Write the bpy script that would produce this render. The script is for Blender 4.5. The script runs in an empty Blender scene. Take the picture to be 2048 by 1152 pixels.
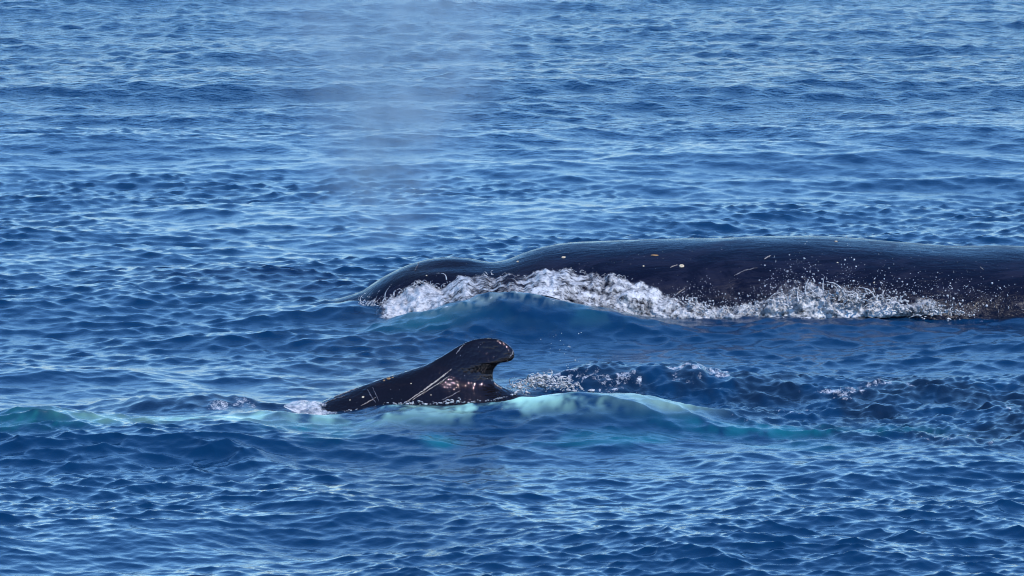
import bpy, math, random
import numpy as np
from mathutils import Vector
from mathutils.bvhtree import BVHTree

random.seed(7)
RNG = np.random.default_rng(11)
scene = bpy.context.scene
COL = scene.collection

# ------------------------------------------------------------------ camera
CAM_H = 4.5                      # eye height on the boat deck, metres
PITCH = math.radians(6.1)
HFOV = math.radians(12.8)
FPX = 1024.0 / math.tan(HFOV / 2)   # focal length in photograph pixels
cam_d = bpy.data.cameras.new("camera")
cam = bpy.data.objects.new("camera", cam_d)
COL.objects.link(cam)
cam.location = (0, 0, CAM_H)
cam.rotation_euler = (math.radians(90) - PITCH, 0, 0)
cam_d.sensor_width = 36.0
cam_d.lens = 18.0 / math.tan(HFOV / 2)
cam_d.clip_start = 0.5
cam_d.clip_end = 30000
cam_d.dof.use_dof = True
cam_d.dof.focus_distance = 36.0
cam_d.dof.aperture_fstop = 14.0
scene.camera = cam

# ------------------------------------------------------------------ light
SUN_EL, SUN_AZ = math.radians(52), math.radians(136)   # azimuth clockwise from +Y: high, right of and behind the camera
world = bpy.data.worlds.new("World")
scene.world = world
world.use_nodes = True
wn = world.node_tree
wn.nodes.clear()
sky = wn.nodes.new("ShaderNodeTexSky")
sky.sky_type = 'NISHITA'
sky.sun_disc = False
sky.sun_elevation = SUN_EL
sky.sun_rotation = SUN_AZ
sky.altitude = 0
sky.air_density = 1.2
sky.dust_density = 0.0
sky.ozone_density = 10.0
bg = wn.nodes.new("ShaderNodeBackground")
bg.inputs["Strength"].default_value = 0.15
wo = wn.nodes.new("ShaderNodeOutputWorld")
hs = wn.nodes.new("ShaderNodeHueSaturation")      # the photograph is developed a little more saturated than life
hs.inputs["Saturation"].default_value = 1.10
wn.links.new(sky.outputs[0], hs.inputs["Color"])
wn.links.new(hs.outputs[0], bg.inputs[0])
wn.links.new(bg.outputs[0], wo.inputs[0])

sun_d = bpy.data.lights.new("sun", 'SUN')
sun_d.energy = 2.6
sun_d.angle = math.radians(0.5)
sun_d.color = (1.0, 0.95, 0.88)
sun = bpy.data.objects.new("sun", sun_d)
COL.objects.link(sun)
to_sun = Vector((math.sin(SUN_AZ) * math.cos(SUN_EL), math.cos(SUN_AZ) * math.cos(SUN_EL), math.sin(SUN_EL)))
sun.rotation_euler = to_sun.to_track_quat('Z', 'Y').to_euler()
sun.location = (20, -10, 40)

scene.view_settings.view_transform = 'Standard'
scene.view_settings.look = 'None'
scene.view_settings.gamma = 1.0
scene.view_settings.use_curve_mapping = False
scene.view_settings.exposure = 0.95
scene.render.engine = 'CYCLES'
scene.cycles.use_denoising = True
scene.cycles.denoising_prefilter = 'ACCURATE'
scene.cycles.pixel_filter_type = 'BLACKMAN_HARRIS'
scene.cycles.filter_width = 1.05
scene.cycles.max_bounces = 6
scene.cycles.diffuse_bounces = 2
scene.cycles.glossy_bounces = 3
scene.cycles.transparent_max_bounces = 12
scene.cycles.volume_bounces = 0
scene.cycles.sample_clamp_indirect = 4.0
scene.cycles.caustics_reflective = False
scene.cycles.caustics_refractive = False


# ------------------------------------------------------------------ measuring helpers
def ray(px, py):
    """direction (per unit of forward distance) through a point measured in the photograph"""
    u, v = (px - 1024.0) / FPX, (576.0 - py) / FPX
    c, s = math.cos(PITCH), math.sin(PITCH)
    return Vector((u, c + v * s, -s + v * c))


def at_depth(px, py, Y):
    d = ray(px, py)
    t = Y / d.y
    return Vector((d.x * t, Y, CAM_H + d.z * t))


def on_sea(px, py, z=0.0):
    d = ray(px, py)
    t = (z - CAM_H) / d.z
    return Vector((d.x * t, d.y * t, z))


def smoothstep(a, b, x):
    t = np.clip((x - a) / (b - a), 0, 1)
    return t * t * (3 - 2 * t)


def curve(pts, sm=None):
    """smooth 1-D function through (x, y) pairs"""
    xs = np.array([p[0] for p in pts], float)
    ys = np.array([p[1] for p in pts], float)
    d = np.zeros_like(ys)
    h = np.diff(xs)
    m = np.diff(ys) / h
    for i in range(1, len(xs) - 1):
        d[i] = 0 if m[i - 1] * m[i] <= 0 else 2 * m[i - 1] * m[i] / (m[i - 1] + m[i])
    d[0], d[-1] = m[0], m[-1]

    def f(x):
        x = np.clip(np.asarray(x, float), xs[0], xs[-1])
        i = np.clip(np.searchsorted(xs, x) - 1, 0, len(xs) - 2)
        t = (x - xs[i]) / h[i]
        t2, t3 = t * t, t * t * t
        return ((2 * t3 - 3 * t2 + 1) * ys[i] + (t3 - 2 * t2 + t) * h[i] * d[i]
                + (-2 * t3 + 3 * t2) * ys[i + 1] + (t3 - t2) * h[i] * d[i + 1])
    return f


# ------------------------------------------------------------------ mesh and material helpers
def mesh_obj(name, verts, faces, mat, parent=None, smooth=True):
    me = bpy.data.meshes.new(name)
    if isinstance(faces, np.ndarray):
        n, k = faces.shape
        me.vertices.add(len(verts))
        me.vertices.foreach_set("co", np.asarray(verts, np.float32).ravel())
        me.loops.add(n * k)
        me.loops.foreach_set("vertex_index", faces.astype(np.int32).ravel())
        me.polygons.add(n)
        me.polygons.foreach_set("loop_start", np.arange(0, n * k, k, dtype=np.int32))
        me.update(calc_edges=True)
    else:
        me.from_pydata([tuple(v) for v in verts], [], faces)
    me.polygons.foreach_set("use_smooth", np.full(len(me.polygons), smooth))
    me.materials.append(mat)
    me.update()
    o = bpy.data.objects.new(name, me)
    COL.objects.link(o)
    if parent:
        o.parent = parent
    return o


def attr(o, name, data, kind='FLOAT'):
    a = o.data.attributes.new(name, kind, 'POINT')
    if kind == 'FLOAT':
        a.data.foreach_set("value", np.asarray(data, np.float32).ravel())
    else:
        d = np.ones((len(data), 4), np.float32)
        d[:, :3] = data
        a.data.foreach_set("color", d.ravel())


def tag(o, label=None, cat=None, group=None, kind=None):
    if label: o["label"] = label
    if cat: o["category"] = cat
    if group: o["group"] = group
    if kind: o["kind"] = kind
    return o


def grid_faces(nr, nc, close=False):
    r = np.arange(nr - 1)[:, None]
    c = np.arange(nc if close else nc - 1)[None, :]
    c2 = (c + 1) % nc
    a = r * nc + c
    b = r * nc + c2
    return np.stack([a, b, b + nc, a + nc], -1).reshape(-1, 4)


class Nodes:
    def __init__(self, name):
        self.m = bpy.data.materials.new(name)
        self.m.use_nodes = True
        self.t = self.m.node_tree
        self.t.nodes.clear()
        self.out = self.n("ShaderNodeOutputMaterial")

    def n(self, typ, **kw):
        nd = self.t.nodes.new(typ)
        for k, v in kw.items():
            if k in nd.inputs:
                self.set(nd, k, v)
            else:
                setattr(nd, k, v)
        return nd

    def set(self, nd, k, v):
        if isinstance(v, bpy.types.NodeSocket):
            self.t.links.new(v, nd.inputs[k])
        else:
            nd.inputs[k].default_value = v

    def link(self, a, b):
        self.t.links.new(a, b)

    def attr(self, name):
        return self.n("ShaderNodeAttribute", attribute_name=name)

    def math(self, op, a, b=None, c=None, clamp=False):
        nd = self.n("ShaderNodeMath", operation=op, use_clamp=clamp)
        for i, v in enumerate((a, b, c)):
            if v is None: continue
            self.set(nd, i, v)
        return nd.outputs[0]

    def ramp(self, fac, lo, hi, o0=0.0, o1=1.0, smooth=True):
        nd = self.n("ShaderNodeMapRange", interpolation_type='SMOOTHSTEP' if smooth else 'LINEAR')
        self.set(nd, 0, fac)
        for i, v in zip((1, 2, 3, 4), (lo, hi, o0, o1)):
            self.set(nd, i, v)
        return nd.outputs[0]

    def mixc(self, f, a, b):
        nd = self.n("ShaderNodeMix", data_type='RGBA')
        self.set(nd, 0, f)
        self.set(nd, 6, a)
        self.set(nd, 7, b)
        return nd.outputs[2]

    def noise(self, vec, scale, detail=3, rough=0.55, dist=0.0):
        nd = self.n("ShaderNodeTexNoise", Scale=scale, Detail=detail, Roughness=rough, Distortion=dist)
        if vec is not None: self.link(vec, nd.inputs["Vector"])
        return nd.outputs[0]


# ------------------------------------------------------------------ wave fields (band-limited random seas by FFT)
class Field:
    """periodic patch of sea: height plus horizontal (choppy) shift"""
    def __init__(self, L, N, lam0, lam1, slope, spread, seed, direction=-math.pi / 2, p=0.0, ymin=0.0):
        rng = np.random.default_rng(seed)
        k1 = 2 * np.pi * np.fft.fftfreq(N, L / N)
        kx, ky = np.meshgrid(k1, k1)
        k = np.hypot(kx, ky)
        k[0, 0] = 1e9
        lam = 2 * np.pi / k
        band = smoothstep(math.log(lam0 * 0.85), math.log(lam0 * 1.1), np.log(lam)) * \
            (1 - smoothstep(math.log(lam1 * 0.9), math.log(lam1 * 1.2), np.log(lam)))
        if ymin:      # keep only what changes slowly away from the viewer's shore
            band = band * (1 - smoothstep(2 * np.pi / ymin * .7, 2 * np.pi / ymin * 1.2, np.abs(ky)))
        ang = np.arctan2(ky, kx) - direction
        D = np.abs(np.cos(ang)) ** spread if spread > 0 else 1.0
        amp = band * np.sqrt(D) / k ** (2.0 + p)     # equal slope in each octave at p = 0
        spec = amp * (rng.normal(size=k.shape) + 1j * rng.normal(size=k.shape))
        h = np.fft.ifft2(spec).real
        sx = np.fft.ifft2(1j * kx * spec).real
        sy = np.fft.ifft2(1j * ky * spec).real
        s = slope / math.sqrt((sx ** 2 + sy ** 2).mean())
        dx = np.fft.ifft2(-1j * kx / k * spec).real
        dy = np.fft.ifft2(-1j * ky / k * spec).real
        self.f = [(h * s).astype(np.float32), (dx * s).astype(np.float32), (dy * s).astype(np.float32)]
        self.L, self.N = L, N

    def sample(self, x, y, which=(0,)):
        N = self.N
        u = (x / self.L * N).ravel()
        v = (y / self.L * N).ravel()
        iu = np.floor(u); iv = np.floor(v)
        fu = (u - iu).astype(np.float32); fv = (v - iv).astype(np.float32)
        iu = iu.astype(np.int64); iv = iv.astype(np.int64)

        def w(t):   # Catmull-Rom weights
            return (-.5 * t + t * t - .5 * t ** 3, 1 - 2.5 * t * t + 1.5 * t ** 3,
                    .5 * t + 2 * t * t - 1.5 * t ** 3, -.5 * t * t + .5 * t ** 3)
        wu, wv = w(fu), w(fv)
        outs = [np.zeros(u.shape, np.float32) for _ in which]
        for j in range(4):
            row = ((iv + j - 1) % N) * N
            for i in range(4):
                idx = row + (iu + i - 1) % N
                ww = wv[j] * wu[i]
                for o, q in zip(outs, which):
                    o += ww * self.f[q].ravel()[idx]
        return [o.reshape(x.shape) for o in outs]


F_SWELL = Field(260.0, 512, 5.0, 40.0, 0.036, 5, 1, direction=math.radians(-75))
F_WAVE = Field(61.0, 512, 1.5, 5.0, 0.048, 2, 2, direction=math.radians(-80))
F_CHOP = Field(23.0, 1024, 0.42, 1.5, 0.080, 0.8, 3, direction=math.radians(-100))
F_RIP = Field(7.3, 1024, 0.11, 0.42, 0.165, 1.1, 4, direction=math.radians(-96))
F_SHORT = Field(13.0, 1024, 0.20, 0.80, 0.11, 0, 14, ymin=0.8)
F_FINE = Field(2.9, 1024, 0.05, 0.11, 0.095, 0.9, 5, direction=math.radians(-78))
F_TURB = Field(5.1, 1024, 0.06, 0.5, 0.40, 0, 6, p=-0.35)
F_NOISE = Field(9.7, 1024, 0.25, 2.0, 0.3, 0, 8)      # for irregular masks
F_SPECK = Field(3.7, 1024, 0.03, 0.16, 0.3, 0, 9)


def unit(field):
    a = field.f[0]
    return 1.0 / a.std()


U_NOISE, U_SPECK, U_TURB = unit(F_NOISE), unit(F_SPECK), unit(F_TURB)


# ------------------------------------------------------------------ the sea as one sheet
def rows_and_columns():
    # distance rows evenly spaced in depression angle, fine where the scene is, wide towards the horizon
    dep = list(np.linspace(math.radians(10.1), math.radians(2.25), 1060))
    near = [math.radians(a) for a in (40, 30, 24, 20, 17, 15, 13.5, 12.3, 11.3, 10.6)]
    far = [math.radians(a) for a in np.geomspace(2.2, 0.035, 60)]
    y = np.array([CAM_H / math.tan(a) for a in near + dep + far])
    y = np.concatenate([[-300, -60, -15, -2], y])
    inner = np.linspace(-0.121, 0.121, 800)
    out = 0.121 + np.cumsum(np.geomspace(0.0006, 0.9, 45))
    t = np.concatenate([-out[::-1], inner, out])
    return y, t


YR, TC = rows_and_columns()
YY, TT = np.meshgrid(YR, TC, indexing='ij')
XX = TT * np.maximum(np.abs(YY), 20.0)
DY = np.abs(np.gradient(YR))[:, None] * np.ones_like(TT)


def fade(lam):
    """how much of a wave of this length the local row spacing can carry"""
    return 1 - smoothstep(lam / 3.2, lam / 1.5, DY)


def ridge(x, y, xs_pts, yc, sf, sb):
    """long water ridge: height profile along x, gaussian across y (front and back widths)"""
    f = curve(xs_pts)
    lo, hi = xs_pts[0][0], xs_pts[-1][0]
    e = 0.14 * (hi - lo)
    h = f(x) * smoothstep(lo, lo + e, x) * (1 - smoothstep(hi - e, hi, x))
    d = y - yc
    s = np.where(d < 0, sf, sb)
    return h * np.exp(-(d / s) ** 2)


def blob(x, y, px, py, rx, ry, rot=0.0, pw=2):
    c = on_sea(px, py)
    ca, sa = math.cos(rot), math.sin(rot)
    u = (ca * (x - c.x) + sa * (y - c.y)) / rx
    v = (-sa * (x - c.x) + ca * (y - c.y)) / ry
    return np.exp(-(u * u + v * v) ** (pw / 2))


def crest(pts, Y):
    """[(x, z)] of a crest measured in the photograph at distance Y"""
    r = []
    for px, py in pts:
        p = at_depth(px, py, Y)
        r.append((p.x, max(p.z, 0.0)))
    return r


Y_BIG, Y_FIN = 40.6, 33.72           # distance of the two animals' spines

# water heaped up by the big whale's head and flank
BOW = crest([(690, 640), (760, 628), (830, 612), (900, 590), (960, 576), (1020, 571), (1080, 577), (1150, 595),
             (1230, 614), (1320, 634), (1420, 645)], 39.15)
NOSE = crest([(470, 614), (560, 608), (640, 601), (700, 595), (740, 599), (800, 608), (860, 612)], 40.15)
# water running over the flank of the whale in front
PALE = crest([(600, 850), (660, 849), (720, 836), (800, 822), (900, 815), (1000, 807), (1100, 795), (1190, 785), (1250, 787),
              (1310, 799), (1400, 815), (1500, 830), (1620, 842), (1800, 848)], 32.95)
WAKE = crest([(985, 790), (1040, 766), (1100, 748), (1180, 737), (1260, 740), (1330, 742), (1380, 740), (1420, 757),
              (1520, 757), (1650, 762), (1800, 768), (2000, 762), (2120, 764), (2400, 785)], 34.75)
LEFT = crest([(150, 815), (220, 797), (300, 789), (380, 789), (470, 797), (560, 806), (640, 815)], 33.95)
TEAL = crest([(-160, 880), (-40, 858), (60, 846), (130, 852), (220, 868), (360, 882)], 32.3)
TEAL2 = crest([(380, 862), (470, 850), (540, 843), (610, 846), (680, 850), (760, 862)], 32.75)

turb = np.clip(
    1.0 * blob(XX, YY, 1230, 772, 0.75, 1.0, pw=3) + blob(XX, YY, 1520, 785, 1.1, 1.1, pw=3)
    + blob(XX, YY, 1780, 815, 1.3, 1.5, pw=3) + blob(XX, YY, 2060, 835, 1.3, 1.7, pw=3), 0, 1)
left_d = np.clip(blob(XX, YY, 330, 808, 0.50, 0.55, pw=3) + blob(XX, YY, 520, 815, 0.50, 0.4, pw=3), 0, 1)
bow_m = np.clip(blob(XX, YY, 1010, 640, 0.95, 0.75, pw=3) + 0.8 * blob(XX, YY, 1240, 640, 0.7, 0.45, pw=3), 0, 1)
nose_m = np.clip(blob(XX, YY, 660, 604, 0.55, 0.6, pw=3), 0, 1)
pale_m = np.clip(blob(XX, YY, 1180, 842, 0.95, 0.45, pw=3) + blob(XX, YY, 840, 850, 0.7, 0.4, pw=3), 0, 1)

damp = 1 - 0.15 * np.clip(bow_m + 0.6 * nose_m + 0.1 * pale_m + 0.1 * left_d, 0, 1)
fin_zone = blob(XX, YY, 860, 830, 1.1, 1.3, pw=3)      # the body itself shelters the water here
quiet = 1 - 0.5 * np.clip(bow_m + 1.4 * fin_zone + pale_m + turb * .6, 0, 1)

gust_n = F_SWELL.sample(XX * 2.6 + 40, YY * 1.7)[0]
gust = 0.62 + 0.72 * smoothstep(-1.3, 1.3, gust_n / gust_n.std() + 0.6 * F_WAVE.sample(XX * .8, YY * .6)[0] / F_WAVE.f[0].std())   # slicks and ruffled patches
gust = gust + 0.55 * blob(XX, YY, 1650, 690, 1.7, 2.6, pw=3)
HH = np.zeros_like(XX); SX = np.zeros_like(XX); SY = np.zeros_like(XX)
lost = np.full_like(XX, 0.012 ** 2)        # slope variance too fine for the sheet becomes roughness
for fld, lam, chop, gain, sl in ((F_SWELL, 9.0, 0.9, 1 - 0.9 * fin_zone, .036), (F_WAVE, 2.2, 1.0, quiet, .052),
                                 (F_CHOP, 0.7, 1.3, damp, .090), (F_RIP, 0.24, 1.45, damp, .165),
                                 (F_FINE, 0.085, 1.2, damp * .9, .085), (F_SHORT, 0.9, 0.6, 1 - fade(0.26), .0)):
    fd = fade(lam) * gain
    if fld in (F_RIP, F_FINE): fd = fd * gust
    act = fd > 0.002
    r = fld.sample(XX[act], YY[act], (0, 1, 2))
    HH[act] += r[0] * fd[act]
    SX[act] -= r[1] * fd[act] * chop
    SY[act] -= r[2] * fd[act] * chop
    lost += (sl ** 2) * (1 - fade(lam) ** 2)
act = turb > 0.002
g = (turb * fade(0.2))[act]
HH[act] += F_TURB.sample(XX[act], YY[act])[0] * g * 0.8
fl = np.clip(left_d * 2.2 + nose_m * .5 + 0.9 * bow_m + .6 * pale_m, 0, 2.2)
act = fl > 0.002          # water streaming over the barely submerged back
HH[act] += F_TURB.sample(XX[act] * 0.8, YY[act] * 0.35)[0] * fl[act] * 0.30

HH += ridge(XX, YY, BOW, 39.15, 0.55, 0.55) * 0.88
HH += ridge(XX, YY, NOSE, 40.15, 0.45, 0.5)
HH += ridge(XX, YY, PALE, 32.95, 0.48, 0.55)
HH += ridge(XX, YY, WAKE, 34.75, 0.45, 0.4) * 1.05
HH += ridge(XX, YY, LEFT, 33.95, 0.4, 0.35) * 1.45
HH -= 0.03 * blob(XX, YY, 640, 850, 0.50, 0.55, pw=3)
HH += ridge(XX, YY, TEAL, 32.3, 0.45, 0.5) * 0.75
HH += ridge(XX, YY, TEAL2, 32.75, 0.35, 0.4) * 0.5

# colour of the water body: deep blue, milky turquoise where the pale flank lies just under, dark over a black back
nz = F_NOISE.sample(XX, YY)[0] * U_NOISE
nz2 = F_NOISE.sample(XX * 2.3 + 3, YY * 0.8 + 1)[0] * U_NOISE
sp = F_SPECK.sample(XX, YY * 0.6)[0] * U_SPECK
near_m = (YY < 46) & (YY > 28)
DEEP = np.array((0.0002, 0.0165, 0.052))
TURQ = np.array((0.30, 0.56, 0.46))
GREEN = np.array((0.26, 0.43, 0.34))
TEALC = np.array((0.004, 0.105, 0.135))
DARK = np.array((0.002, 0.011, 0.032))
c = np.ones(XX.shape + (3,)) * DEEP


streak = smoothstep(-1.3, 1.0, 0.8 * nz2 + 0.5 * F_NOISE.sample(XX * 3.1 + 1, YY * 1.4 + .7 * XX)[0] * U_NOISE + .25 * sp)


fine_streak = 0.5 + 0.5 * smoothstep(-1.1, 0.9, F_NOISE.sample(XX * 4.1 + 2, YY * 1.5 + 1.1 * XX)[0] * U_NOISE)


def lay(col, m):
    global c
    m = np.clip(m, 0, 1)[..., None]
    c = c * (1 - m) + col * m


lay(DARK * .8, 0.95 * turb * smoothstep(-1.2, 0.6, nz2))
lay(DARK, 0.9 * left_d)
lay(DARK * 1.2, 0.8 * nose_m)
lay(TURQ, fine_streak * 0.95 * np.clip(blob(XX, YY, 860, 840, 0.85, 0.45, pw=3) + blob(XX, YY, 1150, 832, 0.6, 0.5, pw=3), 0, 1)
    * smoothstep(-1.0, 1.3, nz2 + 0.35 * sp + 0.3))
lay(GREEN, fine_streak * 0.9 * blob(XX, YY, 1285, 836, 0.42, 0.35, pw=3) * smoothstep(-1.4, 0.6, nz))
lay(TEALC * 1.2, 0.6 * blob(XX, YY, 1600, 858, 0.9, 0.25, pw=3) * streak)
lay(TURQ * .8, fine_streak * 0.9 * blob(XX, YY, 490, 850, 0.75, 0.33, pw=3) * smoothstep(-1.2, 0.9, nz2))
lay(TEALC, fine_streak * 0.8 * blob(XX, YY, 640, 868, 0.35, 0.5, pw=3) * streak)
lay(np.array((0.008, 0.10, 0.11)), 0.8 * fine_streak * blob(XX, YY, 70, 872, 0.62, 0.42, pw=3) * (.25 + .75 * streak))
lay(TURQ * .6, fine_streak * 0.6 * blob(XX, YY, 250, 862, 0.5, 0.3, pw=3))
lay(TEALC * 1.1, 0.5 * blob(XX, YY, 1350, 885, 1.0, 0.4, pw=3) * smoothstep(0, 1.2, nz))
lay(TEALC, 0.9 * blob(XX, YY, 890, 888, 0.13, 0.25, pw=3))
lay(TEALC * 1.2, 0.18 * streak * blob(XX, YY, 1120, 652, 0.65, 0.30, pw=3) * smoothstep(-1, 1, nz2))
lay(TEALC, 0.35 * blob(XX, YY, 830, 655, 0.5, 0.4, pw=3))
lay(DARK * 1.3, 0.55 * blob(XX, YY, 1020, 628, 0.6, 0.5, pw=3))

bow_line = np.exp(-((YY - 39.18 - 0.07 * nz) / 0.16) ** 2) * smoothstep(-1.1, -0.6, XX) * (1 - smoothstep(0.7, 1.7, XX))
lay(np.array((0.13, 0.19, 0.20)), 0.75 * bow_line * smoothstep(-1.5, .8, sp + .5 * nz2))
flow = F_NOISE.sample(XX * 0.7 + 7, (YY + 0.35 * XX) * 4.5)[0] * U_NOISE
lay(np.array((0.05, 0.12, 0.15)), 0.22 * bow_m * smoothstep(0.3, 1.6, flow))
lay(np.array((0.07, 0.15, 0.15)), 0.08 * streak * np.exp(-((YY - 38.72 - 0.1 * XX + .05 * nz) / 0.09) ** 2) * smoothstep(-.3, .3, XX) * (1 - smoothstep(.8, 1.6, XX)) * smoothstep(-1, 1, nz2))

# foam riding on the sheet
foam = np.zeros_like(XX)
foam += 0.55 * turb * smoothstep(0.7, 1.9, F_NOISE.sample(XX * .8 + 2, YY * 1.3)[0] * U_NOISE + 0.35 * sp)
foam += 0.5 * blob(XX, YY, 1230, 792, 0.8, 0.25, pw=3) * smoothstep(0.2, 1.4, nz2 + .5 * sp)
foam += 0.42 * left_d * smoothstep(0.6, 1.6, F_NOISE.sample(XX * 1.2 + 5, YY * .6)[0] * U_NOISE)
foam += 0.9 * blob(XX, YY, 620, 815, 0.16, 0.35, pw=3)
foam += 0.42 * blob(XX, YY, 1570, 832, 0.28, 0.3, pw=3) * smoothstep(-.5, 1.2, sp + nz)
foam += 0.6 * blob(XX, YY, 1640, 640, 1.3, 0.14, pw=4) * smoothstep(-.6, .9, nz + .5 * sp)
foam += 0.5 * bow_line * smoothstep(-1.2, .9, sp + .6 * nz)
foam += 0.55 * blob(XX, YY, 905, 618, 0.20, 0.30, rot=0.5, pw=3) * smoothstep(-1, .8, sp)
foam = np.clip(foam, 0, 1)

PX = XX + SX
PYY = YY + SY
water = Nodes("sea_water")
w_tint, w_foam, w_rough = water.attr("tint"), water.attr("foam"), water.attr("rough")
geo = water.n("ShaderNodeNewGeometry")
wm = water.n("ShaderNodeMapping")
water.link(geo.outputs["Position"], wm.inputs["Vector"])
wm.inputs["Scale"].default_value = (1.0, 0.45, 1.0)
fn = water.noise(wm.outputs[0], 34.0, 5, 0.7, 0.9)
fn2 = water.noise(wm.outputs[0], 10.0, 3, 0.6, 0.8)
fm = water.math('ADD', water.math('MULTIPLY', water.math('SUBTRACT', fn, 0.5), 1.5), water.math('MULTIPLY', water.math('SUBTRACT', fn2, 0.5), 1.5))
fm = water.ramp(water.math('ADD', water.math('MULTIPLY', w_foam.outputs["Fac"], 0.75), fm), 0.30, 0.85)
fm = water.math('MULTIPLY', fm, water.ramp(w_foam.outputs["Fac"], 0.02, 0.2))
w_sub = water.attr("subgrid")      # ripples finer than the sheet's own rows
b0 = water.n("ShaderNodeBump", Distance=0.15)
water.link(w_sub.outputs["Fac"], b0.inputs["Strength"])
water.link(water.noise(geo.outputs["Position"], 4.2, 3, 0.6), b0.inputs["Height"])
b1 = water.n("ShaderNodeBump", Strength=0.22, Distance=0.012)
water.link(water.noise(geo.outputs["Position"], 22.0, 2, 0.5), b1.inputs["Height"])
water.link(b0.outputs[0], b1.inputs["Normal"])
b2 = water.n("ShaderNodeBump", Distance=0.02)
water.link(water.math('MULTIPLY', fm, 0.8), b2.inputs["Strength"])
water.link(fn, b2.inputs["Height"])
water.link(b1.outputs[0], b2.inputs["Normal"])
p = water.n("ShaderNodeBsdfPrincipled", IOR=1.333)
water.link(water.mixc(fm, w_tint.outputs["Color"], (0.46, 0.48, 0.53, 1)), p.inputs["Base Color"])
water.link(water.math('MAXIMUM', w_rough.outputs["Fac"], water.math('MULTIPLY', fm, 0.6)), p.inputs["Roughness"])
water.link(b2.outputs[0], p.inputs["Normal"])
water.link(p.outputs[0], water.out.inputs[0])

V = np.stack([PX, PYY, HH], -1).reshape(-1, 3)
sea = mesh_obj("sea", V, grid_faces(len(YR), len(TC)), water.m)
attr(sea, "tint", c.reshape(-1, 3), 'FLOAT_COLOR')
attr(sea, "foam", foam)
attr(sea, "rough", np.sqrt(np.sqrt(2 * np.minimum(lost, 0.0011))))
attr(sea, "subgrid", np.clip(1 - fade(0.24), 0, 1))
tag(sea, "wind-rippled deep blue open sea around the whales", kind="structure")


# ------------------------------------------------------------------ whale skin
def skin(name, base, sheen, rough, spots, bump, fine, spec, speck_zone=None, coarse=(4, 1.2, 0.28, 0.14, 0.0), tint=(1, 1, 1)):
    k = Nodes(name)
    tc = k.n("ShaderNodeTexCoord").outputs["Object"]
    mp = k.n("ShaderNodeMapping")
    k.link(tc, mp.inputs["Vector"])
    mp.inputs["Scale"].default_value = (0.4, 1, 1)
    v = mp.outputs[0]
    n1 = k.noise(v, 4.5, coarse[0], 0.65, 0.9)
    n2 = k.noise(v, 24.0, 4, 0.6, 0.4)
    n3 = k.noise(tc, fine, 2, 0.6)
    patch = k.ramp(k.noise(v, 2.6, 5, 0.7, 1.2), 0.44, 0.66)
    col = k.mixc(patch, base + (1,), sheen + (1,))
    vor = k.n("ShaderNodeTexVoronoi", Scale=spots)
    k.link(tc, vor.inputs["Vector"])
    pick = k.n("ShaderNodeSeparateColor")
    k.link(vor.outputs["Color"], pick.inputs[0])
    size = k.ramp(pick.outputs[1], 0.0, 1.0, 0.06, 0.17, smooth=False)
    dots = k.math('LESS_THAN', vor.outputs["Distance"], size)
    dens = k.ramp(k.noise(tc, 1.7, 2), 0.35, 0.75, 0.96, 0.84)
    if speck_zone:
        sep = k.n("ShaderNodeSeparateXYZ")
        k.link(tc, sep.inputs[0])
        zx = k.ramp(sep.outputs[0], speck_zone[0], speck_zone[1])
        zz = k.ramp(sep.outputs[2], speck_zone[2], speck_zone[3], 1.0, 0.0)
        dens = k.math('SUBTRACT', dens, k.math('MULTIPLY', k.math('MULTIPLY', zx, zz), 0.12))
    dots = k.math('MULTIPLY', dots, k.math('GREATER_THAN', pick.outputs[0], dens))
    col = k.mixc(k.math('MULTIPLY', dots, 0.6), col, (0.34, 0.35, 0.40, 1))
    p = k.n("ShaderNodeBsdfPrincipled", IOR=1.36)
    p.inputs["Specular IOR Level"].default_value = spec
    p.inputs["Specular Tint"].default_value = tint + (1,)
    k.link(col, p.inputs["Base Color"])
    k.link(k.math('ADD', k.ramp(n2, 0.3, 0.75, rough * 0.7, rough * 1.4), k.math('MULTIPLY', patch, rough * 0.8)), p.inputs["Roughness"])
    b = k.n("ShaderNodeBump", Strength=bump, Distance=0.03)
    h = k.math('ADD', k.math('MULTIPLY', n1, coarse[1]), k.math('MULTIPLY', n2, coarse[2]))
    h = k.math('ADD', h, k.math('MULTIPLY', n3, coarse[3]))
    h = k.math('ADD', h, k.math('MULTIPLY', dots, 0.1))
    if coarse[4]:     # beads of water clinging to the skin
        bd = k.n("ShaderNodeTexVoronoi", Scale=fine)
        k.link(tc, bd.inputs["Vector"])
        h = k.math('SUBTRACT', h, k.math('MULTIPLY', k.math('MULTIPLY', bd.outputs["Distance"], bd.outputs["Distance"]), coarse[4]))
    k.link(h, b.inputs["Height"])
    k.link(b.outputs[0], p.inputs["Normal"])
    k.link(p.outputs[0], k.out.inputs[0])
    return k.m


M_BIG = skin("navy_black_skin", (0.0022, 0.0026, 0.0095), (0.0065, 0.0072, 0.019), 0.22, 42.0, 0.45, 60.0, 0.26, (2.6, 4.3, 0.32, 0.02))
M_FIN = skin("wet_black_skin", (0.0035, 0.0022, 0.0022), (0.010, 0.006, 0.005), 0.07, 60.0, 0.6, 44.0, 0.6, coarse=(2, 0.55, 0.10, 0.0, 0.19), tint=(1.0, 0.80, 0.95))


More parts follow.
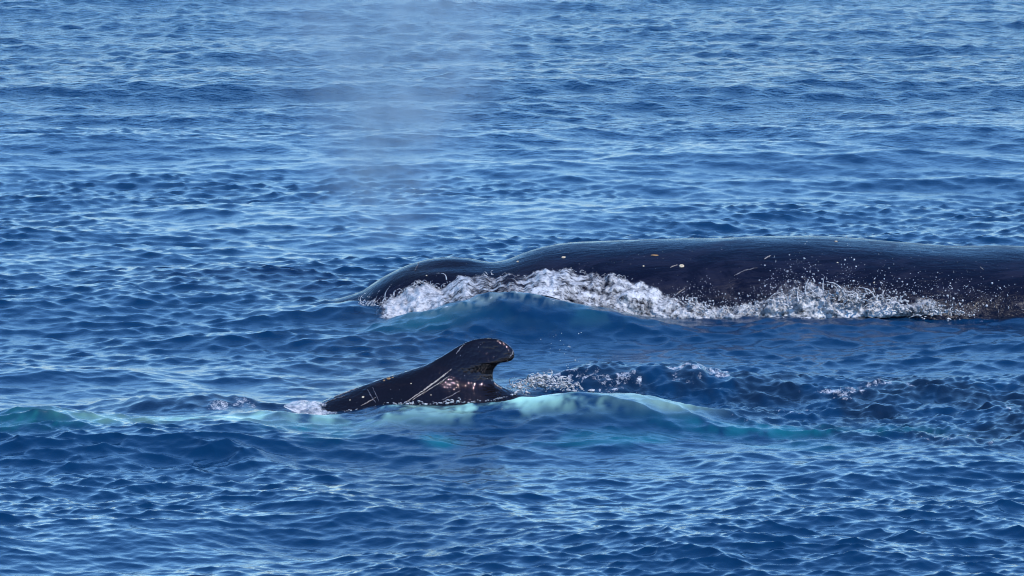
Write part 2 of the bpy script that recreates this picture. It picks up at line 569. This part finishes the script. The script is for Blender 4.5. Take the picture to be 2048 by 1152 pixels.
def plain(name, col, rough, bump=0.0, scale=40.0, col2=None):
    k = Nodes(name)
    tc = k.n("ShaderNodeNewGeometry").outputs["Position"]
    n = k.noise(tc, scale, 4, 0.65)
    p = k.n("ShaderNodeBsdfPrincipled", Roughness=rough)
    k.link(k.mixc(k.ramp(n, 0.35, 0.65), col + (1,), (col2 or col) + (1,)), p.inputs["Base Color"])
    if bump:
        b = k.n("ShaderNodeBump", Strength=bump, Distance=0.01)
        k.link(n, b.inputs["Height"])
        k.link(b.outputs[0], p.inputs["Normal"])
    k.link(p.outputs[0], k.out.inputs[0])
    return k.m


M_BARN = plain("barnacle_shell", (0.50, 0.44, 0.33), 0.6, 0.6, 110.0, (0.30, 0.21, 0.12))
M_ORANGE = plain("orange_lice_patch", (0.34, 0.17, 0.05), 0.6, 0.8, 120.0, (0.10, 0.06, 0.03))
M_SCAR = plain("pale_scar", (0.34, 0.29, 0.26), 0.4, 0.4, 70.0, (0.05, 0.04, 0.04))
M_SCAR2 = plain("grey_scratch", (0.14, 0.13, 0.15), 0.4, 0.4, 60.0, (0.02, 0.02, 0.025))

# ------------------------------------------------------------------ the big whale (loft along its spine)
ridge_px = [(540, 640), (600, 618), (650, 605), (690, 595), (722, 583), (745, 567), (770, 551), (800, 536), (830, 525), (865, 517), (900, 514),
            (930, 515), (960, 520), (985, 523), (1010, 520), (1050, 507), (1100, 495), (1160, 489), (1250, 483),
            (1350, 478), (1480, 474), (1600, 473), (1700, 477), (1800, 485), (1900, 490), (2048, 494), (2200, 500)]
rz = [(at_depth(a, b, Y_BIG).x, at_depth(a, b, Y_BIG).z) for a, b in ridge_px]
rz = [(rz[0][0] - 1.3, -0.45)] + rz + [(rz[-1][0] + 1.5, 0.35), (rz[-1][0] + 3.5, 0.12), (rz[-1][0] + 6.5, -0.55)]
f_top = curve(rz)
x_head = rz[0][0]
f_w = curve([(x_head, 0.05), (x_head + .35, .22), (-1.6, .46), (-1.0, .62), (-0.2, .74), (0.5, .92), (1.5, 1.05), (3.0, 1.10),
             (5.0, 1.05), (7.0, .75), (10.0, .3), (rz[-1][0], .06)])
xs = np.concatenate([np.linspace(x_head, -2.0, 24)[:-1], np.linspace(-2.0, 5.2, 420), np.linspace(5.2, rz[-1][0], 40)[1:]])
NT = 96
th = np.linspace(0, 2 * np.pi, NT, endpoint=False)
rows = []
for x in xs:
    zt, w = float(f_top(x)), float(f_w(x))
    zc = min(zt - 0.45 * w - 0.1, -0.15)
    hh = zt - zc
    cy, cz = np.cos(th), np.sin(th)
    ex = 1.0
    y = Y_BIG + w * np.sign(cy) * np.abs(cy) ** ex
    z = np.where(cz > 0, zc + hh * np.abs(cz) ** ex, zc - 1.15 * w * np.abs(cz))
    # low blowhole ridge along the middle of the head
    bump = 0.03 * math.exp(-((x + 0.55) / 0.28) ** 2)
    z = z - bump * np.exp(-((y - Y_BIG + 0.22) / 0.09) ** 2) * (cz > 0)
    rows.append(np.stack([np.full(NT, x), y, z], -1))
BV = np.concatenate(rows)
# slow muscle undulation so the flank is not a perfect tube
und = F_NOISE.sample(BV[:, 0] * 0.8 + 2, BV[:, 2] * 1.6 + BV[:, 1] * .7)[0] * U_NOISE
BV[:, 1] += 0.012 * und
BV[:, 2] += 0.006 * und
big = mesh_obj("humpback_whale", BV - np.array([0, Y_BIG, 0]), grid_faces(len(xs), NT, True), M_BIG)
big.location = (0, Y_BIG, 0)
tag(big, "huge navy black humpback whale with a long smooth back throwing up white spray", "whale")
big_bvh = BVHTree.FromPolygons([tuple(v) for v in BV], [tuple(f) for f in grid_faces(len(xs), NT, True)])

# ------------------------------------------------------------------ the whale in front: hump and hooked dorsal fin (level slices)
outline = [  # height in the photograph, leading edge, trailing edge, half thickness
    (676.5, 968, 984, 0.004), (678, 955, 994, 0.010), (681, 943, 1003, 0.020), (685, 932, 1010, 0.026), (690, 921, 1017, 0.034),
    (697, 909, 1024, 0.042), (705, 896, 1028, 0.052), (713, 883, 1028.5, 0.062), (719, 872, 1025, 0.070), (723, 865, 1017, 0.075),
    (725, 861, 1005, 0.078), (728, 855, 998, 0.083), (733, 842, 992, 0.091), (740, 820, 987.5, 0.102), (748, 795, 985.5, 0.119),
    (757, 765, 986, 0.138), (764, 744, 990, 0.154), (770, 728, 998, 0.168), (776, 712, 1012, 0.185), (783, 693, 1032, 0.205),
    (792, 670, 1062, 0.236), (802, 646, 1105, 0.270), (812, 622, 1180, 0.315), (824, 592, 1290, 0.370), (838, 540, 1420, 0.450),
    (856, 430, 1620, 0.550), (880, 260, 1900, 0.680), (930, 0, 2250, 0.850), (1000, -300, 2600, 0.950), (1080, -400, 2700, 0.800),
    (1150, -300, 2500, 0.450), (1180, 0, 2200, 0.100)]
oz = [at_depth(1024, o[0], Y_FIN).z for o in outline]
sl = (Y_FIN / ray(1024, 760).y) / FPX
ol = [(o[1] - 1024) * sl for o in outline]
orr = [(o[2] - 1024) * sl for o in outline]
key = np.arange(len(outline), dtype=float)
tt = np.concatenate([np.linspace(0, 22, 300), np.linspace(22, len(outline) - 1, 50)[1:]])
f_z, f_l, f_r, f_t = (curve(list(zip(key, q))) for q in (oz, ol, orr, [o[3] for o in outline]))
NU = 150
uu = 0.5 - 0.5 * np.cos(np.linspace(0, np.pi, NU))
rows = []
for t in tt:
    z, l, r_, T = float(f_z(t)), float(f_l(t)), float(f_r(t)), float(f_t(t))
    xq = l + (r_ - l) * uu
    # rounded leading edge, finer trailing edge, flat cheek between
    dl = np.clip((xq - l) / (3.2 * T + .012), 0, 1)
    dr = np.clip((r_ - xq) / (2.6 * T + .012), 0, 1)
    prof = np.sqrt(np.maximum(1 - (1 - dl) ** 2, 0)) * np.sqrt(np.maximum(1 - (1 - dr) ** 2, 0))
    prof[0] = prof[-1] = 0
    rows.append(np.concatenate([np.stack([xq, -T * prof, np.full(NU, z)], -1),
                                np.stack([xq[::-1][1:-1], (T * prof)[::-1][1:-1], np.full(NU - 2, z)], -1)]))
FV = np.concatenate(rows)
und = F_NOISE.sample(FV[:, 0] * 2.2 + 4, FV[:, 2] * 3.0)[0] * U_NOISE
FV[:, 1] += 0.006 * und * np.clip(-FV[:, 1] / 0.05, -1, 1) * -1
nring = 2 * NU - 2
ff = [tuple(int(q) for q in f) for f in grid_faces(len(tt), nring, True)]
ff.append(tuple(range(nring)))
ff.append(tuple(range((len(tt) - 1) * nring, len(tt) * nring))[::-1])
finw = mesh_obj("humpback_whale", FV, ff, M_FIN)
finw.location = (0, Y_FIN, 0)
tag(finw, "wet black whale back with a hooked dorsal fin and pale scars, nearest the viewer", "whale")
FW = FV + np.array([0, Y_FIN, 0])
fin_bvh = BVHTree.FromPolygons([tuple(v) for v in FW], ff)
EYE = Vector((0, 0, CAM_H))


def hit(bvh, px, py):
    loc, nor, i, d = bvh.ray_cast(EYE, ray(px, py).normalized())
    if loc is None: return None, None
    if nor.dot(ray(px, py)) > 0: nor = -nor
    return loc, nor


def scar(bvh, parent, pts, width, mat, name="scar"):
    """thin raised strip that follows the skin through the given points"""
    ps = []
    for a, b in zip(pts[:-1], pts[1:]):
        for i in range(8):
            ps.append((a[0] + (b[0] - a[0]) * i / 8 + random.uniform(-.5, .5), a[1] + (b[1] - a[1]) * i / 8 + random.uniform(-.7, .7)))
    ps.append(pts[-1])
    P = []
    for q in ps:
        l, n = hit(bvh, *q)
        if l is not None: P.append((l, n))
    if len(P) < 3: return
    vs, fs = [], []
    for i, (l, n) in enumerate(P):
        d = (P[min(i + 1, len(P) - 1)][0] - P[max(i - 1, 0)][0]).normalized()
        s = d.cross(n).normalized()
        w = width * (0.25 + 0.75 * math.sin(math.pi * (i + .3) / (len(P) - .4)) ** 0.6) * random.uniform(.25, 1.15)
        vs += [l - s * w - n * .002, l - s * w * .5 + n * .004, l + s * w * .5 + n * .004, l + s * w - n * .002]
    for i in range(len(P) - 1):
        for j in range(3):
            fs.append((4 * i + j, 4 * i + j + 1, 4 * i + j + 5, 4 * i + j + 4))
    mesh_obj(name, [v - parent.location for v in vs], fs, mat, parent)


def barnacle(bvh, parent, px, py, r, mat, stretch=1.0, tilt=0.0, name="barnacle"):
    """low ringed cone with a pit, sat on the skin"""
    l, n = hit(bvh, px, py)
    if l is None: return
    q = n.to_track_quat('Z', 'Y')
    vs, fs = [], []
    prof_ = [(1.0, -.15), (.95, .15), (.72, .42), (.5, .5), (.33, .42), (.2, .15)]
    k = 10
    for rr, zz in prof_:
        for i in range(k):
            a = 2 * math.pi * i / k
            j = 1 + random.uniform(-.12, .12)
            x_, y_ = rr * j * math.cos(a) * stretch, rr * j * math.sin(a)
            vs.append(l + q @ Vector((x_ * math.cos(tilt) - y_ * math.sin(tilt), x_ * math.sin(tilt) + y_ * math.cos(tilt), zz * .6)) * r)
    for i in range(len(prof_) - 1):
        for j in range(k):
            fs.append((i * k + j, i * k + (j + 1) % k, (i + 1) * k + (j + 1) % k, (i + 1) * k + j))
    fs.append(tuple(range((len(prof_) - 1) * k, len(prof_) * k)))
    mesh_obj(name, [v - parent.location for v in vs], fs, mat, parent)


for pts, w, m in (([(812, 805), (845, 782), (880, 757), (903, 738)], .009, M_SCAR), ([(846, 788), (872, 770), (899, 752)], .005, M_SCAR),
                  ([(826, 800), (850, 783)], .006, M_SCAR), ([(722, 812), (738, 803), (752, 795)], .004, M_SCAR),
                  ([(735, 779), (744, 795), (752, 806)], .006, M_SCAR2), ([(745, 775), (752, 790), (758, 803)], .004, M_SCAR2),
                  ([(884, 800), (905, 790), (920, 782)], .004, M_SCAR2), ([(668, 795), (695, 784), (715, 776)], .006, M_SCAR2),
                  ([(650, 806), (672, 797), (690, 792)], .005, M_SCAR2), ([(912, 708), (922, 694), (930, 688)], .008, M_SCAR2),
                  ([(1018, 715), (1025, 708), (1026, 700)], .007, M_SCAR2), ([(988, 766), (995, 772), (1004, 777)], .008, M_SCAR)):
    scar(fin_bvh, finw, pts, w, m)
for px, py, r, st in ((726, 794, .011, 1), (777, 757, .013, 1.5), (768, 761, .009, 1.2), (785, 755, .008, 1.3), (822, 767, .006, 1), (700, 800, .006, 1), (913, 775, .005, 1), (862, 790, .005, 1)):
    barnacle(fin_bvh, finw, px, py, r, M_ORANGE if px in (777, 768, 785) else M_BARN, st)
for pts, w in (([(1341, 535), (1348, 532), (1355, 530)], .008), ([(1529, 518), (1535, 514), (1541, 511)], .008), ([(1468, 551), (1490, 541), (1515, 535)], .005),
               ([(1961, 534), (1964, 537), (1967, 540)], .006), ([(1352, 590), (1360, 583), (1370, 577)], .007), ([(830, 541), (834, 533), (838, 525)], .004)):
    scar(big_bvh, big, pts, w, M_SCAR2 if w < .006 else M_SCAR)
for px, py, r, st, m in ((1127, 514.5, .019, 1.1, M_BARN), (1035, 523, .012, 1.3, M_BARN), (1309, 510.5, .014, 2.6, M_ORANGE), (1363, 532, .024, 1, M_BARN),
                         (1672, 482.5, .012, 1.4, M_BARN), (1748, 565, .008, 1, M_BARN), (1287, 532, .009, 1, M_BARN), (1675, 525, .008, 1, M_BARN), (853, 551, .008, 1, M_BARN)):
    barnacle(big_bvh, big, px, py, r, m, st)


# ------------------------------------------------------------------ white water
def foam_material(name, lacy=True):
    k = Nodes(name)
    pos = k.n("ShaderNodeNewGeometry").outputs["Position"]
    n1 = k.noise(pos, 28.0, 3, 0.6, 0.0)
    n2 = k.noise(pos, 8.0, 4, 0.6, 0.2)
    cell = k.n("ShaderNodeTexVoronoi", Scale=48.0, feature='SMOOTH_F1')
    k.link(pos, cell.inputs["Vector"])
    p = k.n("ShaderNodeBsdfPrincipled", Roughness=0.35, IOR=1.33)
    tone = k.math('ADD', k.math('MULTIPLY', n1, 0.6), k.math('MULTIPLY', n2, 0.4))
    k.link(k.mixc(k.ramp(tone, 0.36, 0.60), (0.17, 0.18, 0.205, 1), (0.47, 0.47, 0.49, 1)), p.inputs["Base Color"])
    b = k.n("ShaderNodeBump", Strength=0.5, Distance=0.03)
    k.link(k.math('SUBTRACT', k.math('ADD', n1, n2), k.math('MULTIPLY', cell.outputs["Distance"], 0.7)), b.inputs["Height"])
    k.link(b.outputs[0], p.inputs["Normal"])
    if lacy:
        d = k.attr("cover").outputs["Fac"]
        rg = k.math('SUBTRACT', 1.0, k.math('MULTIPLY', k.math('ABSOLUTE', k.math('SUBTRACT', n1, 0.5)), 7.0))   # thin ridges
        m = k.math('ADD', k.math('MULTIPLY', k.math('MAXIMUM', rg, -1.0), 0.10), k.math('MULTIPLY', k.math('ADD', k.math('SUBTRACT', n2, 0.5), k.math('MULTIPLY', k.math('SUBTRACT', n1, 0.5), 0.35)), 1.9))
        m = k.ramp(k.math('ADD', d, m), 0.22, 1.05)
        tr = k.n("ShaderNodeBsdfTransparent")
        mx = k.n("ShaderNodeMixShader")
        k.link(m, mx.inputs[0]); k.link(tr.outputs[0], mx.inputs[1]); k.link(p.outputs[0], mx.inputs[2])
        k.link(mx.outputs[0], k.out.inputs[0])
    else:
        k.link(p.outputs[0], k.out.inputs[0])
    return k.m


M_LACE = foam_material("churned_foam")
M_DROP = foam_material("spray_white", False)


def foam_sheet(name, bvh, top, bot, yb, dens, nx, ny, bulge, rough_amp, label, off=0.03):
    ft, fb, fy, fd = curve(top), curve(bot), curve(yb), curve(dens)
    px = np.linspace(top[0][0], top[-1][0], nx)
    P = np.zeros((nx, ny, 3)); D = np.zeros((nx, ny))
    v = np.linspace(0, 1, ny)
    last = None
    for i, a in enumerate(px):
        pt = float(ft(a)); pb = float(fb(a))
        l, n = hit(bvh, a, pt)
        Yb = float(fy(a))
        if l is None or l.y < Yb - 0.3:
            l = at_depth(a, pt, Yb + 0.25)
        else:
            l = l + n * off
        bpt = at_depth(a, pb, Yb)
        for j in range(ny):
            py = pb + (pt - pb) * v[j]
            yl = bpt.y + (l.y - bpt.y) * v[j] - bulge * math.sin(math.pi * v[j])
            h_, n_ = hit(bvh, a, py)
            if h_ is not None: yl = min(yl, h_.y - off - 0.03)
            P[i, j] = at_depth(a, py, max(yl, Yb - 0.05))
        D[i] = float(fd(a))
    # smooth depth jumps along the sheet
    for _ in range(12):
        P[1:-1, :, 1] = (P[:-2, :, 1] + 2 * P[1:-1, :, 1] + P[2:, :, 1]) / 4
    n1 = F_NOISE.sample(P[..., 0] * 2.2, P[..., 2] * 3.0 + 2)[0] * U_NOISE
    n2 = F_TURB.sample(P[..., 0] * 1.3, P[..., 2] * 1.6)[0] * U_TURB
    n3 = F_SPECK.sample(P[..., 0], P[..., 2])[0] * U_SPECK
    ed = np.sin(np.pi * np.clip(v, 0.02, 0.98))[None] ** 0.5
    P[..., 1] -= rough_amp * (0.8 * n1 + 0.9 * n2 + 0.35 * n3) * ed
    P[..., 2] += rough_amp * (0.5 * n2 + 0.3 * n1 + 0.2 * n3) * smoothstep(0.05, 0.5, v)[None]
    e = smoothstep(0, 0.08, v)
    ends = smoothstep(0, 0.03, np.linspace(0, 1, nx)) * (1 - smoothstep(0.96, 1, np.linspace(0, 1, nx)))
    tall = smoothstep(1500, 1560, px)[:, None]          # the thrown part thins out upwards, the running part ends in a lip
    up = (1 - tall) * (1 - 0.8 * smoothstep(0.88, 1.0, v))[None] + tall * (1 - 0.85 * smoothstep(0.30, 1.0, v))[None]
    foot = np.where(px[:, None] < 1280, 1.0, 0.35 + 0.65 * e[None])
    D = D * foot * up * ends[:, None] + 0.10 * n1
    o = mesh_obj(name, P.reshape(-1, 3), grid_faces(nx, ny), M_LACE)
    attr(o, "cover", D)
    tag(o, label, "foam", kind="stuff")
    return o


SH_TOP = [(752, 612), (775, 596), (795, 584), (820, 572), (845, 562), (858, 566), (880, 572), (900, 564), (950, 549), (1000, 546), (1050, 549),
          (1100, 541), (1140, 537), (1175, 546), (1220, 548), (1250, 553), (1270, 560), (1300, 573), (1340, 592), (1370, 600), (1400, 604), (1450, 611),
          (1500, 604), (1550, 584), (1580, 560), (1605, 552), (1640, 566), (1665, 578), (1690, 564), (1715, 560), (1740, 580), (1765, 572), (1790, 575), (1820, 598), (1840, 590), (1880, 602), (1900, 600), (1920, 616), (1950, 628)]
SH_BOT = [(752, 634), (800, 640), (850, 632), (900, 614), (950, 602), (1010, 594), (1080, 590), (1150, 608), (1250, 630), (1330, 642), (1420, 648),
          (1500, 645), (1600, 641), (1700, 637), (1800, 634), (1900, 631), (1950, 631)]
SH_Y = [(752, 39.55), (850, 39.4), (950, 39.2), (1100, 39.25), (1250, 39.32), (1400, 39.38), (1600, 39.45), (1950, 39.6)]
SH_D = [(752, .75), (800, .98), (860, 1.0), (890, .72), (920, .56), (1000, .48), (1100, .56), (1180, .50), (1270, .52), (1330, .58), (1420, .64), (1500, .74), (1560, .92),
        (1700, .95), (1800, .9), (1900, .7), (1950, .5)]
foam_sheet("foam", big_bvh, SH_TOP, SH_BOT, SH_Y, SH_D, 700, 46, 0.06, 0.022,
           "churning white foam band along the flank of the big whale")

foam_sheet("foam", fin_bvh, [(566, 809), (585, 802), (610, 797), (635, 800), (655, 808)], [(566, 813), (590, 824), (615, 832), (640, 834), (655, 832)],
           [(566, 33.45), (655, 33.3)], [(566, .8), (600, 1.0), (630, .85), (655, .35)], 90, 30, 0.03, 0.008,
           "small smooth white wash at the low end of the finned whale's back")

ICO_V, ICO_F = None, None


def ico():
    global ICO_V, ICO_F
    if ICO_V is None:
        t = (1 + 5 ** .5) / 2
        v = np.array([(-1, t, 0), (1, t, 0), (-1, -t, 0), (1, -t, 0), (0, -1, t), (0, 1, t), (0, -1, -t), (0, 1, -t), (t, 0, -1), (t, 0, 1), (-t, 0, -1), (-t, 0, 1)], float)
        ICO_V = v / np.linalg.norm(v[0])
        ICO_F = np.array([(0, 11, 5), (0, 5, 1), (0, 1, 7), (0, 7, 10), (0, 10, 11), (1, 5, 9), (5, 11, 4), (11, 10, 2), (10, 7, 6), (7, 1, 8),
                          (3, 9, 4), (3, 4, 2), (3, 2, 6), (3, 6, 8), (3, 8, 9), (4, 9, 5), (2, 4, 11), (6, 2, 10), (8, 6, 7), (9, 8, 1)])
    return ICO_V, ICO_F


class Spray:
    """drops and curling threads of thrown water, collected into one mesh"""
    def __init__(self):
        self.v, self.f, self.n = [], [], 0

    def drop(self, p, r, sq=(1, 1, 1)):
        v, f = ico()
        j = 1 + RNG.uniform(-.2, .2, (12, 1))
        self.v.append(v * j * r * np.array(sq) + np.array(p))
        self.f.append(f + self.n)
        self.n += 12

    def thread(self, p, d, length, r0, curl=0.5, seg=7, beads=True):
        p = np.array(p, float); d = np.array(d, float); d /= np.linalg.norm(d)
        side = RNG.choice((-1, 1))
        k = 5
        rings = []
        st = length / seg
        for i in range(seg + 1):
            r = r0 * (1 - 0.72 * i / seg) * RNG.uniform(.75, 1.3)
            a = np.cross(d, (0, 1, 0)); a /= np.linalg.norm(a) + 1e-9
            b = np.cross(d, a)
            an = np.linspace(0, 2 * np.pi, k, endpoint=False)
            rings.append(p + r * (np.cos(an)[:, None] * a + np.sin(an)[:, None] * b))
            if i == seg: break
            d = d + np.array((side * curl * 0.35 * RNG.uniform(.2, 1.3), RNG.normal() * .15, -0.09 * i * curl + RNG.normal() * .12))
            d /= np.linalg.norm(d)
            p = p + d * st
        base = self.n
        self.v.append(np.concatenate(rings))
        fs = []
        for i in range(seg):
            for j in range(k):
                a0, a1 = base + i * k + j, base + i * k + (j + 1) % k
                fs += [(a0, a1, a1 + k), (a0, a1 + k, a0 + k)]
        self.f.append(np.array(fs))
        self.n += k * (seg + 1)
        if beads:
            for q in range(RNG.integers(0, 4)):
                p = p + d * st * RNG.uniform(.5, 1.3) + RNG.normal(size=3) * st * .25
                self.drop(p, r0 * RNG.uniform(.25, .6))

    def build(self, name, label, cat="spray", mat=None):
        o = mesh_obj(name, np.concatenate(self.v), np.concatenate(self.f), mat or M_DROP)
        return tag(o, label, cat, kind="stuff")


f_base = curve([(1340, 592), (1400, 604), (1450, 611), (1500, 610), (1560, 598), (1600, 586), (1650, 588), (1700, 590), (1760, 594), (1820, 606), (1880, 612), (1920, 622), (1950, 628)])
f_top_px, f_bot_px, f_sy = curve(SH_TOP), curve(SH_BOT), curve(SH_Y)
env = curve([(1330, 4), (1370, 10), (1415, 26), (1430, 12), (1480, 8), (1520, 16), (1550, 30), (1580, 46), (1612, 52), (1640, 40), (1660, 30), (1690, 40), (1712, 46),
             (1735, 26), (1765, 36), (1790, 34), (1815, 22), (1835, 30), (1860, 16), (1890, 24), (1915, 14), (1940, 4)])
S = Spray()
PXM = 40.0 / FPX


def near_flank(px, py, off):
    l, n = hit(big_bvh, px, py)
    Yb = float(f_sy(px))
    if l is None: return at_depth(px, py, Yb + 0.2)
    return at_depth(px, py, max(l.y - off, Yb - 0.1))


for i in range(200):
    px = RNG.uniform(1340, 1935)
    e = float(env(px))
    if RNG.uniform() > 0.25 + e / 45: continue
    py = float(f_base(px)) + RNG.uniform(-2, 26)
    p = near_flank(px, py, RNG.uniform(.03, .2))
    ln = e * PXM * RNG.uniform(.25, 1.0) * (1.5 if RNG.uniform() < .12 else .8)
    S.thread(p, (RNG.normal() * .8 - .15, -.1 + RNG.normal() * .2, 1.0), ln, RNG.uniform(.005, .013), RNG.uniform(.3, 1.8))
    for q in range(3):
        qx, qy = px + RNG.normal() * 9, py + 6 - abs(RNG.normal()) * e * .45
        S.drop(near_flank(qx, qy, RNG.uniform(.05, .2)), RNG.uniform(.003, .009), (RNG.uniform(.7, 1.8), 1, RNG.uniform(.5, 1.3)))
for i in range(1000):
    px = RNG.uniform(1345, 1950)
    e = float(env(px)) + 6
    py = float(f_base(px)) + 8 - abs(RNG.normal()) * e * 1.05
    p = near_flank(px, py, RNG.uniform(.03, .3))
    S.drop(p, min(0.0016 * math.exp(abs(RNG.normal()) * .75), .010), (1, 1, RNG.uniform(.8, 1.5)))
for cx, cy, n_ in ((1590, 545, 60), (1550, 565, 70), (1700, 560, 40), (1800, 580, 40), (1860, 580, 60), (1990, 600, 120), (1940, 590, 60), (1905, 575, 50), (1400, 580, 20)):
    for i in range(n_):
        px, py = cx + RNG.normal() * 28, cy + RNG.normal() * 16
        S.drop(near_flank(px, py, RNG.uniform(.02, .25)), 0.0015 * math.exp(abs(RNG.normal()) * .8))
# lumps and threads on the bow foam and along the ragged crest
for i in range(90):
    px = RNG.uniform(765, 900)
    py = float(f_top_px(px)) + abs(RNG.normal()) * 9 - 1
    S.drop(near_flank(px, py, RNG.uniform(.05, .12)), RNG.uniform(.002, .008), (1.2, 1, .8))
for i in range(18):
    px = RNG.uniform(775, 885)
    S.thread(near_flank(px, float(f_top_px(px)) + 4, .08), (RNG.normal() * .6, -.2, 1), RNG.uniform(.03, .08), RNG.uniform(.004, .008), .8)
for px, py, dx, ln in ((722, 608, -.3, .09), (730, 612, .1, .06), (736, 611, .5, .10), (741, 612, .8, .11), (728, 611, -.8, .05), (770, 600, -.2, .12), (748, 612, -.2, .05), (765, 604, .3, .07), (893, 560, .1, .09)):
    S.thread(at_depth(px, py, 39.75), (dx, -.1, 1), ln, .006, .5)
for i in range(160):
    px = RNG.uniform(715, 790); py = 612 - abs(RNG.normal()) * 10
    S.drop(at_depth(px, py, 39.7), RNG.uniform(.002, .005))
for i in range(130):
    px = RNG.uniform(890, 1350)
    py = float(f_top_px(px)) + RNG.uniform(-3, 30)
    S.drop(near_flank(px, py, RNG.uniform(.06, .12)), 0.0022 * math.exp(abs(RNG.normal()) * .5), (1.4, 1, .8))
for i in range(24):
    px = RNG.uniform(930, 1330)
    S.thread(near_flank(px, float(f_top_px(px)) + 3, .05), (RNG.normal() * 1.0, -.2, .8), RNG.uniform(.02, .06), RNG.uniform(.003, .006), .9)
S.build("spray", "white splash of drops and threads thrown up against the big whale's flank")

# white water round the fin and behind it
G = Spray()


def fin_side(px, py, off=.02):
    l, n = hit(fin_bvh, px, py)
    return at_depth(px, py, (l.y if l is not None else 33.5) - off)


wl = curve([(600, 832), (640, 830), (690, 820), (740, 813), (800, 806), (860, 806), (920, 803), (980, 799), (1010, 792), (1035, 784), (1060, 775)])
we = curve([(600, 14), (630, 16), (660, 5), (700, 4), (760, 8), (785, 18), (800, 6), (835, 16), (850, 6), (885, 8), (915, 10), (940, 5), (985, 6), (1015, 6), (1060, 14)])
FXM = 33.6 / FPX
for i in range(230):
    px = RNG.uniform(600, 1050); e = float(we(px))
    if RNG.uniform() > 0.25 + 0.06 * e: continue
    py = float(wl(px)) + 3 - abs(RNG.normal()) * e * .35
    G.drop(fin_side(px, py, RNG.uniform(.01, .06)), 0.0018 * math.exp(abs(RNG.normal()) * .8), (1.6, 1, .8))
    if RNG.uniform() < .4:
        G.thread(fin_side(px, py, .03), (RNG.normal() * .7, -.2, 1), e * FXM * RNG.uniform(.3, 1.0), RNG.uniform(.003, .006), 1.0)
cr = curve([(1015, 772), (1040, 760), (1065, 752), (1085, 748), (1110, 752), (1145, 765), (1180, 772)])
for i in range(480):
    px = RNG.normal() * 40 + 1085
    if not 1015 < px < 1190: continue
    py = float(cr(px)) + abs(RNG.normal()) * 13 + 2
    p = at_depth(px, py, RNG.uniform(33.9, 34.3))
    G.drop(p, 0.003 * math.exp(abs(RNG.normal()) * .7), (1.4, 1, .8))
    if RNG.uniform() < .15:
        G.thread(p, (RNG.normal() * .8, -.2, 1), RNG.uniform(.03, .10), RNG.uniform(.004, .008), 1.0)
for i in range(26):
    px, py = 1128 + RNG.normal() * 20, RNG.uniform(665, 760)
    G.drop(at_depth(px, py, 34.0), RNG.uniform(.002, .005))
G.build("spray", "white flecks and drops of broken water round the hooked fin")

# ------------------------------------------------------------------ the blow: thin mist drifting up from the big whale's head
def mist():
    rows = [(520, 752, 120), (470, 752, 175), (400, 752, 225), (300, 750, 260), (200, 755, 330), (100, 765, 400), (0, 785, 460), (-120, 810, 520), (-220, 820, 400)]
    vs, fs, k = [], [], 20
    for py, px, w in rows:
        c0 = at_depth(px, py, 41.3)
        r = w * 41.3 / FPX
        for i in range(k):
            a = 2 * math.pi * i / k
            vs.append((c0.x + r * math.cos(a), 41.3 + r * .8 * math.sin(a), c0.z))
    n = len(rows)
    for i in range(n - 1):
        for j in range(k):
            fs.append((i * k + j, i * k + (j + 1) % k, (i + 1) * k + (j + 1) % k, (i + 1) * k + j))
    fs.append(tuple(range(k))[::-1]); fs.append(tuple(range((n - 1) * k, n * k)))
    b0, b1 = at_depth(752, 512, 41.3), at_depth(800, -120, 41.3)
    k_ = Nodes("breath_mist")
    tc = k_.n("ShaderNodeNewGeometry").outputs["Position"]
    sp_ = k_.n("ShaderNodeSeparateXYZ"); k_.link(tc, sp_.inputs[0])
    h = k_.math('DIVIDE', k_.math('SUBTRACT', sp_.outputs[2], b0.z), b1.z - b0.z)
    cx = k_.math('ADD', k_.math('MULTIPLY', h, b1.x - b0.x), b0.x)
    rr = k_.ramp(h, 0, 1, 0.56, 520 * 41.3 / FPX, smooth=False)
    dx = k_.math('DIVIDE', k_.math('SUBTRACT', sp_.outputs[0], cx), rr)
    dy = k_.math('DIVIDE', k_.math('SUBTRACT', sp_.outputs[1], 41.3), k_.math('MULTIPLY', rr, .8))
    r2 = k_.math('SQRT', k_.math('ADD', k_.math('MULTIPLY', dx, dx), k_.math('MULTIPLY', dy, dy)))
    fall = k_.ramp(r2, 0.0, 0.92, 1.0, 0.0)
    mp = k_.n("ShaderNodeMapping"); k_.link(tc, mp.inputs["Vector"])
    mp.inputs["Scale"].default_value = (1.1, 1.1, 0.75)
    nn = k_.ramp(k_.noise(mp.outputs[0], 1.4, 5, 0.62, 1.1), 0.33, 0.70, 0.05, 1.45)
    hv = k_.math('MULTIPLY', k_.ramp(h, -0.03, 0.32), k_.ramp(h, 0.05, 1.0, 1.30, 0.70))
    d = k_.math('MULTIPLY', k_.math('MULTIPLY', fall, nn), hv)
    pv = k_.n("ShaderNodeVolumePrincipled")
    pv.inputs["Color"].default_value = (0.64, 0.86, 1.0, 1)
    pv.inputs["Anisotropy"].default_value = 0.0
    k_.link(d, pv.inputs["Density"])
    k_.link(pv.outputs[0], k_.out.inputs["Volume"])
    o = mesh_obj("mist", vs, fs, k_.m)
    tag(o, "thin pale veil of whale breath drifting up over the sea", "mist", kind="stuff")


mist()
